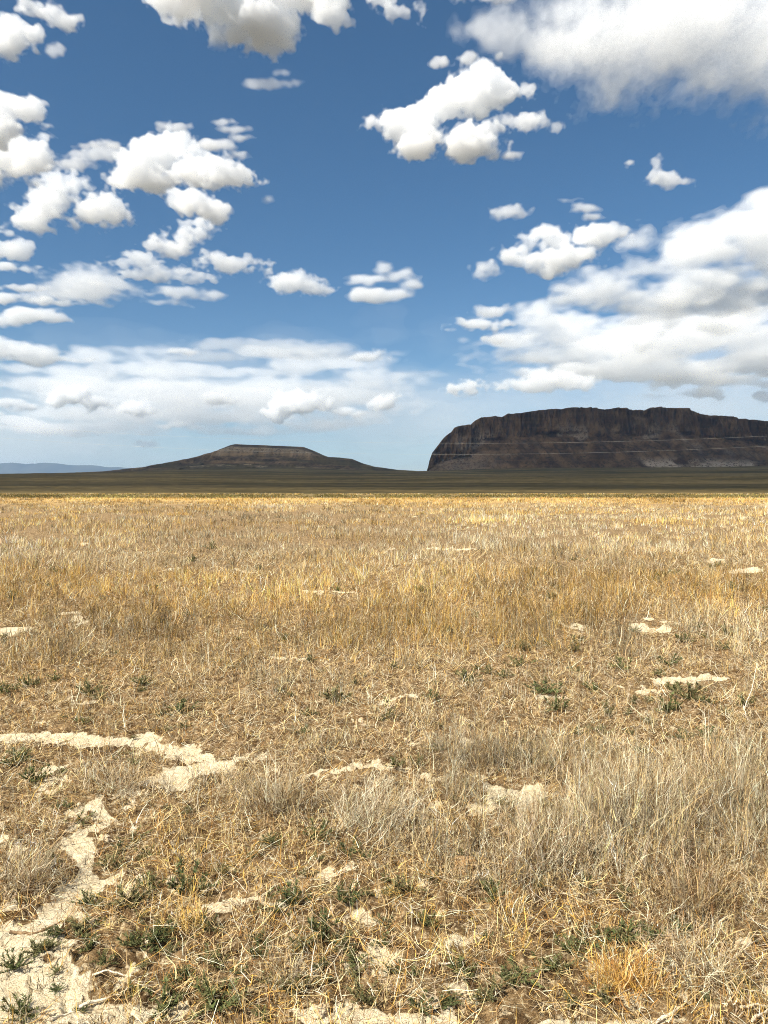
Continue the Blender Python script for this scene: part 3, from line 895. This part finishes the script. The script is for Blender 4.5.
def pick(rng, n, weights):
    """per-blade colour from a weighted palette; weights: name -> array or number"""
    names = list(weights)
    W = np.stack([np.broadcast_to(np.asarray(weights[k], float), (n,)) for k in names], 1)
    W = np.cumsum(np.maximum(W, 0), 1); W /= W[:, -1:]
    r = rng.random(n)[:, None]
    i = (r > W).sum(1)
    c = np.stack([PAL[k] for k in names])[np.minimum(i, len(names) - 1)]
    return np.clip(c * rng.uniform(0.62, 1.22, (n, 1)) * rng.uniform(0.95, 1.05, (n, 3)), 0.01, 0.85)

def scatter(rng, y0, y1, dens, n_max):
    """points on the ground in the view and beside it, density in tufts per square metre as a function of distance"""
    yy = np.geomspace(y0, y1, 4000)
    w = dens(yy) * (1.24 * yy + 1.0)
    c = np.concatenate([[0], np.cumsum((w[1:] + w[:-1]) / 2 * np.diff(yy))])
    n = min(int(c[-1]), n_max)
    y = np.interp(rng.random(n) * c[-1], c, yy)
    x = rng.uniform(-1, 1, n) * (0.62 * y + 0.5)
    return x, y

def zat(x, y):
    return relief(x, y)

def standing_grass():
    rng = np.random.default_rng(21)
    x, y = scatter(rng, 1.7, 204, lambda d: 265 * np.minimum(1, (d / 3.4) ** -1.35), 90000)
    s = soil_map(x, y); h = tall_map(x, y); g = gold_map(x, y)
    clump = fbm(x * 3.2 / (1 + y / 14), y * 3.2 / (1 + y / 14), octs=4, seed=130)
    mid = sstep(5.0, 8.5, y)
    cover = (0.26 + 0.45 * mid + 4.0 * h) * sstep(-0.42, 0.22, clump + 0.12 * mid + 0.9 * h) 
    cover = cover * (1 - 0.8 * sstep(0.05, 0.12, h) * sstep(0.08, -0.22, fbm(x * 1.9, y * 1.5, octs=3, seed=158)))
    keep = rng.random(len(x)) < cover * (1 - sstep(0.25, 0.6, s)) + 0.02
    x, y, h, g, clump = x[keep], y[keep], h[keep], g[keep], clump[keep]
    n = len(x)
    hgt = np.where(h > 0.06, 0.74 * h * np.clip(1 + 1.3 * fbm(x * 2.1 + 7, y * 2.1, octs=3, seed=152), 0.4, 1.5) * rng.uniform(0.65, 1.15, n), rng.uniform(0.05, 0.15, n) * (1 - mid[keep]) + mid[keep] * (0.16 + 0.09 * g + 0.16 * fbm(x / 2.2, y / 2.2, octs=4, seed=133)) * rng.uniform(0.7, 1.25, n))
    nb = np.clip(rng.poisson(np.where(y < 9, 15, np.where(y < 25, 11, 8))), 4, 30)
    idx = np.repeat(np.arange(n), nb)
    N = len(idx)
    X, Y, H, G = x[idx], y[idx], hgt[idx], g[idx]
    tall = sstep(0.07, 0.18, h[idx])
    lod = np.maximum(1, Y / 4.5)
    phi = rng.uniform(0, 2 * np.pi, N)
    r = np.abs(rng.normal(0, 1, N)) * (0.016 + 0.10 * H) * np.minimum(lod, 5) ** 0.8
    X = X + r * np.cos(phi); Y = Y + r * np.sin(phi)
    base = np.stack([X, Y, zat(X, Y) - 0.004], 1)
    tl = rng.uniform(0, 2 * np.pi, n)[idx]                     # each tuft leans its own way, the tall ones to the right
    wind = fbm(X * 1.4, Y * 1.4, octs=2, seed=136) * 2.2
    az_ = np.where(rng.random(N) < 0.55, phi + rng.normal(0, 0.6, N), np.where(tall > 0.5, wind + rng.normal(0, 1.5, N), tl + rng.normal(0, 0.5, N)))
    elev = np.radians(np.clip(rng.normal(70, 15, N) - 10 * (rng.random(N) < 0.3), 12, 89))
    bend = rng.normal(-0.2, 0.45, N)
    length = H * rng.uniform(0.55, 1.25, N)
    width = (0.0013 + 0.0024 * rng.random(N) ** 1.7) * lod ** 0.88
    col = pick(rng, N, dict(straw=0.34 + 0.2 * G, gold=1.3 * G ** 1.8, tan=0.42, grey=0.62 * (1 - G) + 0.25 * tall, brown=0.20 + 0.16 * tall, rust=0.28 * G, bleached=0.2 + 0.35 * (1 - G),
                            olive=0.16 * sstep(60, 10, Y) * sstep(0.1, -.5, clump[idx]) + 14.0 * sstep(118, 126, Y + 9 * fbm(X / 25, Y / 25, octs=3, seed=170)) * sstep(182, 172, Y)))
    dark = (rng.random(n) < 0.24)[:, None] * 0.68
    tint = (1 - dark[idx]) * (rng.uniform(0.68, 1.25, (n, 1)) + 0.75 * fbm(x / (1.6 + y / 9), y / (1.0 + y / 12), octs=4, seed=150)[:, None])[idx]
    col = np.clip(col * tint, 0.01, 0.85)
    out = []
    for lo, hi, K in ((0, 5.5, 5), (5.5, 14, 3), (14, 400, 2)):
        m = (Y >= lo) & (Y < hi)
        b_ = blades(base[m], az_[m], elev[m], bend[m], length[m], width[m], col[m], K, rng=rng, kink=0.16 if K > 2 else 0.06)
        out.append(b_)
        if K > 2:
            w_ = (tall[m] > 0.3) | (rng.random(int(m.sum())) < 0.35)
            vv = b_[0].reshape(-1, (K + 1) * 2, 3)[w_].reshape(-1, 3)
            out.append(branchlets(vv, K, col[m][w_], length[m][w_], width[m][w_], rng, m=5 if K == 5 else 2))
    v, q, c = join(out)
    print("standing blades", N, "quads", len(q))
    o = mesh_np("dry_grass", v, q, STRAW, colors=c)
    tag(o, "dry straw coloured grass covering the plain", "dry grass", kind="stuff")
standing_grass()

def litter():
    rng = np.random.default_rng(33)
    x, y = scatter(rng, 1.6, 20, lambda d: 5200 * np.minimum(1, (d / 3.2) ** -1.7), 300000)
    s = soil_map(x, y); h = tall_map(x, y); g = gold_map(x, y)
    cl = fbm(x * 5, y * 5, octs=3, seed=140)
    keep = rng.random(len(x)) < (0.95 - 0.86 * sstep(0.3, 0.65, s)) * sstep(-0.7, 0.1, cl)
    x, y, g, h = x[keep], y[keep], g[keep], h[keep]
    N = len(x)
    base = np.stack([x, y, zat(x, y) + 0.002 + 0.05 * rng.random(N) ** 2], 1)
    lod = np.maximum(1, y / 4.0)
    col = pick(rng, N, dict(straw=0.42, tan=0.28, grey=0.25, brown=0.5, rust=0.14 * (0.4 + g), bleached=0.34, gold=0.14 * g))
    v1 = blades(base, rng.uniform(0, 2 * np.pi, N), rng.normal(0.08, 0.3, N), rng.normal(-0.1, 0.7, N), rng.uniform(0.03, 0.16, N) * lod ** 0.5, (0.0013 + 0.0024 * rng.random(N) ** 2) * lod ** 0.8, col, 4, rng=rng, kink=0.28, taper=0.6)
    # short stubble standing in it
    m = rng.random(N) < 0.45
    b2 = base[m].copy(); b2[:, 2] -= 0.02
    n2 = len(b2)
    c2 = pick(rng, n2, dict(straw=0.3, tan=0.3, grey=0.15, brown=0.25, rust=0.35, gold=0.15))
    v2 = blades(b2, rng.uniform(0, 2 * np.pi, n2), np.radians(rng.uniform(35, 88, n2)), rng.normal(-0.2, 0.5, n2), rng.uniform(0.02, 0.075, n2) * lod[m] ** 0.3, rng.uniform(0.0013, 0.003, n2) * lod[m] ** 0.8, c2, 3, rng=rng, kink=0.15)
    v, q, c = join([v1, v2])
    print("litter", N, len(q))
    o = mesh_np("straw_litter", v, q, STRAW, colors=c)
    tag(o, "fallen straw and stubble matted on the near ground", "straw", kind="stuff")
litter()
# ------------------------------------------------------------------ single plants, twigs and clods
def weed_variant(k):
    rng = np.random.default_rng(300 + k)
    ns = int(rng.integers(9, 17))
    sv, lv = [], []
    R = 1.0
    for s in range(ns):
        a = rng.uniform(0, 2 * np.pi); e = math.radians(rng.uniform(12, 72)); L = R * rng.uniform(0.55, 1.0)
        b = np.array([[rng.normal(0, .04), rng.normal(0, .04), -0.02]])
        K = 7
        v, q, c = blades(b, np.array([a]), np.array([e]), np.array([rng.normal(0.15, 0.35)]), np.array([L]), np.array([0.028]), np.array([[0.16, 0.13, 0.06]]), K, rng=rng, kink=0.12)
        sv.append((v, q, c))
        spine = v.reshape(K + 1, 2, 3).mean(1)
        m = int(44 * L)
        t = rng.uniform(0.12, 1.0, m) * K
        i = np.minimum(t.astype(int), K - 1); f = (t - i)[:, None]
        p = spine[i] * (1 - f) + spine[i + 1] * f
        la = a + rng.normal(0, 1.3, m); le = np.radians(rng.uniform(5, 75, m))
        col = np.array(((0.13, 0.14, 0.058), (0.10, 0.117, 0.05), (0.17, 0.16, 0.075))[k % 3]) * rng.uniform(0.6, 1.5, (m, 1)) * rng.uniform(0.9, 1.1, (m, 3))
        pale = rng.random(m) < 0.12
        col[pale] = np.array([0.24, 0.21, 0.10])
        lv.append(blades(p, la, le, rng.normal(0, .5, m), rng.uniform(0.10, 0.22, m), rng.uniform(0.04, 0.075, m), col, 2, rng=rng, taper=0.15))
    return join(lv), join(sv)

WEEDS = []
for k in range(9):
    (v, q, c), (v2, q2, c2) = weed_variant(k)
    o = mesh_np("green_weed", v, q, LEAFM, colors=c, do_link=False)
    st = mesh_np("stem", v2, q2, LEAFM, colors=c2, do_link=False)
    WEEDS.append((o, st, v[:, 2].max()))

def put_weed(px, py, wpx, label, group, rng, squash=None):
    x, y = on_ground(px, py)
    src, st, _ = WEEDS[int(rng.integers(len(WEEDS)))]
    o = src.copy(); link(o)
    sc = wpx / 2 * y / F
    o.location = (x, y, float(zat(np.array([x]), np.array([y]))[0]) + 0.004)
    o.scale = (sc, sc, sc * (squash or rng.uniform(0.45, 0.9)))
    o.rotation_euler = (0, 0, rng.uniform(0, 6.28))
    tag(o, label, "weed", group)
    c = st.copy(); link(c, o)
    return o

def weeds():
    rng = np.random.default_rng(55)
    L1 = "small dark green weed growing among the dry straw"
    G1 = "green weeds scattered over the near ground"
    z7 = [(45,60,26),(70,105,34),(25,70,20),(160,185,26),(235,240,30),(225,270,26),(270,215,30),(295,250,24),(500,255,34),(550,230,30),(640,215,36),(615,290,30),(300,310,30),(370,320,44),(440,270,30),
          (455,287,24),(260,352,36),(270,432,30),(322,412,36),(345,440,34),(425,455,34),(210,470,40),(265,520,34),(330,555,44),(425,548,56),(600,445,34),(690,430,30),(585,352,36),(695,345,36),(725,545,40),
          (740,330,28),(160,400,30),(105,410,30),(180,440,26),(285,470,30),(390,380,34),(540,330,24),(660,500,30),(480,480,26),(240,390,26),(410,400,30),(180,345,24),(520,420,24)]
    z8 = [(45,320,36),(395,268,24),(375,440,34),(430,425,40),(480,418,40),(540,412,36),(150,480,36),(285,500,44),(250,500,34),(205,545,40),(600,15,30),(650,20,30),(430,5,24),(15,330,26),(330,470,26),(90,395,24),
          (20,490,30),(60,490,30),(100,300,20),(560,470,24),(720,520,30),(640,440,26)]
    z5 = [(60,412,30),(110,402,30),(10,430,24),(180,430,26),(285,412,22),(360,462,34),(670,440,34),(320,468,26),(470,375,16),(25,240,14),(420,140,14),(365,183,14),(640,380,16),(230,350,14),(560,420,18)]
    z6 = [(165,405,36),(272,372,24),(320,425,34),(345,462,34),(450,465,34),(480,377,30),(565,372,24),(385,322,24),(600,322,24),(690,312,22),(570,462,28),(650,452,28),(610,440,30),(320,190,12),(20,380,24),
          (720,452,24),(240,400,22),(420,420,24),(530,440,24),(100,440,24),(280,340,18),(500,300,16)]
    pts = [(a / 2, 730 + b / 2, c * 0.62) for a, b, c in z7] + [(384 + a / 2, 730 + b / 2, c * 0.62) for a, b, c in z8] + [(a / 2, 480 + b / 2, c * 0.62) for a, b, c in z5] + [(384 + a / 2, 480 + b / 2, c * 0.62) for a, b, c in z6]
    for a, b, c in pts:
        put_weed(a, b, c * rng.uniform(1.5, 3.2), L1, G1, rng)
    for _ in range(190):
        py = 560 + 460 * rng.random() ** 1.25
        put_weed(rng.uniform(0, 768), py, rng.uniform(16, 38) * (0.45 + (py - 500) / 500), L1, G1, rng)
    put_weed(318, 938, 74, "largest dark green weed with pale dead stalks at the lower middle", None, rng, 0.9)
    put_weed(14, 968, 52, "spreading green weed on the bare soil by the left edge", None, rng, 0.8)
    put_weed(22, 1014, 58, "dark green weed in the lower left corner", None, rng, 0.9)
    put_weed(56, 972, 26, "flat green weed on the pale soil, upper of a close pair", None, rng, 0.4)
    put_weed(56, 988, 27, "flat green weed on the pale soil, lower of a close pair", None, rng, 0.4)
weeds()

def tube(pts, radii, k=6):
    pts = np.asarray(pts, float); n = len(pts)
    t = np.gradient(pts, axis=0); t /= np.linalg.norm(t, axis=1)[:, None] + 1e-9
    up = np.array([0.13, 0.21, 0.97])
    s = np.cross(t, up); s /= np.linalg.norm(s, axis=1)[:, None] + 1e-9
    b = np.cross(s, t)
    a = np.arange(k) / k * 2 * np.pi
    V = pts[:, None] + (s[:, None] * np.cos(a)[None, :, None] + b[:, None] * np.sin(a)[None, :, None]) * np.asarray(radii)[:, None, None]
    i = np.arange(n - 1)[:, None] * k; j = np.arange(k)[None]
    Q = np.stack([i + j, i + (j + 1) % k, i + k + (j + 1) % k, i + k + j], -1).reshape(-1, 4)
    return V.reshape(-1, 3), Q

def wood_mat(name, c1, c2):
    m = Mat(name)
    c = m.mix(m.ramp(m.noise(90, 5, 0.6), 0.4, 0.6), c1, c2)
    m.bsdf(c, 0.85, 0.15, m.bump(m.noise(300, 3, 0.6), 0.4, 0.002))
    return m.m
BLEACHED = wood_mat("bleached_twig", (0.60, 0.50, 0.36), (0.75, 0.67, 0.52))
DARKWOOD = wood_mat("dark_twig", (0.17, 0.11, 0.06), (0.3, 0.2, 0.11))

def twig(label, pix, rad, mat, lift=0.012, rise=None, forks=()):
    rng = np.random.default_rng(abs(int(pix[0][0] * 7 + pix[0][1])))
    def line(pix, rad, rise):
        P = np.array([on_ground(*p) for p in pix])
        t = np.linspace(0, len(P) - 1, 8 * (len(P) - 1) + 1)
        X = np.interp(t, np.arange(len(P)), P[:, 0]); Y = np.interp(t, np.arange(len(P)), P[:, 1])
        Z = zat(X, Y) + lift + (np.interp(t, np.arange(len(P)), rise) if rise else 0)
        w = rad * 0.8
        pts = np.stack([X, Y, Z], 1) + np.cumsum(rng.normal(0, 1, (len(t), 3)), 0) * w * 0.35
        return tube(pts, rad * np.linspace(1, 0.45, len(t)) * rng.uniform(0.85, 1.15, len(t)))
    v, q = line(pix, rad, rise)
    o = mesh_np("twig", v, q, mat, smooth=True)
    tag(o, label, "twig")
    for f in forks:
        v, q = line(f, rad * 0.7, None)
        mesh_np("fork", v, q, mat, smooth=True, parent=o)
twig("pale straight twig on the bare soil at the lower left", [(78, 1006), (98, 999), (121, 990)], 0.0062, BLEACHED)
twig("short pale twig below the straight one at the lower left", [(50, 1021), (62, 1015), (70, 1010)], 0.005, BLEACHED)
twig("dark curved root lying across the pale soil at the left", [(10, 935), (34, 935), (52, 930), (68, 923)], 0.006, DARKWOOD)
twig("thin grey twig under the weeds at the lower left", [(92, 977), (108, 974), (126, 975)], 0.004, BLEACHED)
twig("white bent twig at the bottom right", [(655, 1024), (672, 1017), (683, 1008), (687, 1000)], 0.0055, BLEACHED)
twig("white twig reaching in from the right edge near the bottom", [(740, 1011), (756, 1010), (775, 1009)], 0.0045, BLEACHED)
twig("forked white twig in the bottom right corner", [(752, 1027), (760, 1018), (776, 1011)], 0.005, BLEACHED, forks=([(760, 1018), (764, 1024), (766, 1030)],))
twig("pale twig lying in the straw right of the big weed", [(438, 967), (452, 967), (468, 959)], 0.004, BLEACHED)
twig("long grey stalk lying beside the low clump at the left", [(0, 878), (30, 874), (62, 872)], 0.004, BLEACHED)
twig("brown stick on the straw under the middle weeds", [(416, 958), (432, 958), (450, 955)], 0.0045, DARKWOOD)
twig("pale leaning stalk rising at the right above the tall grass", [(744, 712), (752, 706), (757, 700)], 0.004, BLEACHED, rise=[0, 0.12, 0.25])

def arching(name, label, cat, px, py, w, h, n, seed, cols, wid, lean=0.0, arch=1.0, k=7, kinds=None):
    """a plant of many thin bare stems"""
    rng = np.random.default_rng(seed)
    x, y = on_ground(px, py)
    r = w / 2 * y / F; hh = h * y / F
    base = np.stack([rng.normal(0, r * 0.33, n), rng.normal(0, r * 0.25, n), np.zeros(n)], 1)
    az_ = np.arctan2(base[:, 1], base[:, 0]) + rng.normal(0, 1.3, n)
    if lean: az_ = np.where(rng.random(n) < abs(lean), rng.normal(0 if lean > 0 else np.pi, 0.6, n), az_)
    el_ = np.radians(rng.uniform(40, 88, n))
    L = 0.72 * hh * rng.uniform(0.5, 1.25, n) * (1 + 0.5 * arch)
    v, q, c = blades(base, az_, el_, -arch * rng.uniform(0.3, 1.8, n), L, rng.uniform(0.5, 1.7, n) * wid, pick(rng, n, cols), k, rng=rng, kink=0.24, taper=0.4)
    wv = np.full(n, wid)
    v, q, c = join([(v, q, c), branchlets(v, k, c.reshape(n, -1, 3)[:, 0], L, wv, rng, m=5)])
    v[:, 2] = np.maximum(v[:, 2], 0.003 + 0.01 * rng.random(len(v)))
    o = mesh_np(name, v, q, STRAW, colors=c)
    o.location = (x, y, float(zat(np.array([x]), np.array([y]))[0]))
    tag(o, label, cat)
    return o
grey = dict(grey=0.6, bleached=0.18, tan=0.25, brown=0.3)
dull = dict(grey=0.4, tan=0.4, brown=0.3, bleached=0.2)
arching("dead_bush", "tangled grey wiry dead bush low at the right", "dead bush", 706, 975, 118, 44, 260, 1, grey, 0.0026, arch=1.5, k=10)
arching("dead_bush", "small brown wiry dead bush on the straw left of the big weed", "dead bush", 285, 978, 70, 26, 190, 2, dull, 0.0019, arch=0.9, k=8)
arching("grass_tussock", "pale grey tussock leaning right in front of the cracked soil", "grass tussock", 545, 868, 110, 74, 300, 3, grey, 0.0022, lean=0.3, arch=0.3)
arching("grass_tussock", "dark brown tussock with black hollows at the right", "grass tussock", 690, 912, 100, 70, 330, 4, dict(brown=0.6, tan=0.35, grey=0.3), 0.0022, arch=0.3)
arching("grass_tussock", "bleached silvery tussock right of the tall middle grass", "grass tussock", 372, 828, 110, 66, 320, 5, dict(bleached=0.35, grey=0.6, tan=0.2, brown=0.15), 0.0023, lean=0.3, arch=0.3)
arching("grass_tussock", "tall brown tussock left of the silvery one", "grass tussock", 275, 812, 70, 62, 260, 6, dull, 0.0023, arch=0.35)
arching("grass_tussock", "grey brown tussock beside the path of bare soil", "grass tussock", 120, 790, 90, 34, 240, 7, dull, 0.0023, arch=0.6)
arching("grass_tussock", "rusty orange tussock of short stalks at the lower right", "grass tussock", 625, 985, 80, 44, 260, 8, dict(rust=0.6, gold=0.35, straw=0.2), 0.0021, arch=0.3)
arching("grass_tussock", "flattened grey tussock at the left edge", "grass tussock", 22, 888, 70, 40, 240, 9, grey, 0.0024, lean=0.5, arch=1.1)
arching("grass_tussock", "tall grey tussock near the right edge", "grass tussock", 738, 815, 110, 84, 340, 10, dict(grey=0.5, tan=0.4, bleached=0.2, brown=0.25), 0.0024, lean=-0.3, arch=0.4)
arching("grass_tussock", "thick pale tussock left of the right edge one", "grass tussock", 640, 830, 130, 84, 380, 11, grey, 0.0024, lean=0.2, arch=0.3)
arching("grass_tussock", "straight yellow tussock standing at the lower middle left", "grass tussock", 190, 930, 40, 38, 60, 12, dict(gold=0.5, straw=0.6), 0.0026, arch=0.1)

def clod(label, px, py, wpx, hpx, c1, c2, seed):
    rng = np.random.default_rng(seed)
    x, y = on_ground(px, py)
    r = wpx / 2 * y / F; hh = hpx * y / F * 0.55
    nu, nv = 48, 30
    u = np.linspace(0, 2 * np.pi, nu, endpoint=False)[None]; v = np.linspace(0.0, np.pi, nv)[:, None]
    d = np.stack([np.sin(v) * np.cos(u), np.sin(v) * np.sin(u), np.cos(v) + 0 * u], -1)
    rad = 1 + 0.75 * fbm(d[..., 0] * 2.3 + seed, d[..., 1] * 2.3, d[..., 2] * 2.3, octs=5, seed=seed, gain=0.65)
    P = d * rad[..., None] * np.array([r, r * 0.8, hh])
    i = np.arange(nv - 1)[:, None] * nu; j = np.arange(nu)[None]
    Q = np.stack([i + j, i + nu + j, i + nu + (j + 1) % nu, i + (j + 1) % nu], -1).reshape(-1, 4)
    m = Mat("clod_soil")
    c = m.mix(m.ramp(m.noise(40, 6, 0.7), 0.4, 0.6), c1, c2)
    m.bsdf(c, 0.95, 0.05, m.bump(m.noise(110, 6, 0.75), 0.9, 0.01))
    o = mesh_np("soil_clod", P.reshape(-1, 3), Q, m.m)
    o.location = (x, y, float(zat(np.array([x]), np.array([y]))[0]) + hh * 0.35)
    o.rotation_euler = (0, 0, rng.uniform(0, 6.28) if wpx < 20 else 0)
    tag(o, label, "soil clod")
PALE = ((0.55, 0.43, 0.27), (0.68, 0.57, 0.4))
OCH = ((0.36, 0.21, 0.09), (0.6, 0.43, 0.24))
clod("ochre crumbly clod in the straw below the cracked soil", 465, 868, 30, 14, *OCH, 1)
clod("pale rounded clod beside a weed left of centre", 172, 880, 16, 11, *PALE, 2)
clod("pale clod left of the rounded one", 140, 880, 12, 9, *PALE, 3)
clod("whitish clod in the straw under the big weed at the right", 391, 966, 15, 8, *PALE, 4)
clod("small pale clod at the right below the tall grass", 738, 870, 14, 7, *PALE, 5)
clod("pale clod near the edge of the dead bush", 745, 945, 16, 8, *PALE, 6)
clod("white clod on the bottom edge left of the middle", 318, 1014, 20, 12, *PALE, 7)
clod("pale flat clod by the bottom edge under the middle weeds", 432, 1005, 18, 7, *PALE, 8)
clod("small white clod above the bottom soil left of the rusty tussock", 462, 995, 14, 7, *PALE, 9)
clod("pale clod half hidden by the left row of weeds", 104, 840, 14, 7, *PALE, 10)
clod("pale clod at the left middle in the straw", 16, 855, 12, 7, *PALE, 11)
clod("tan clod in the straw right of the silvery tussock", 432, 830, 13, 7, *OCH, 12)
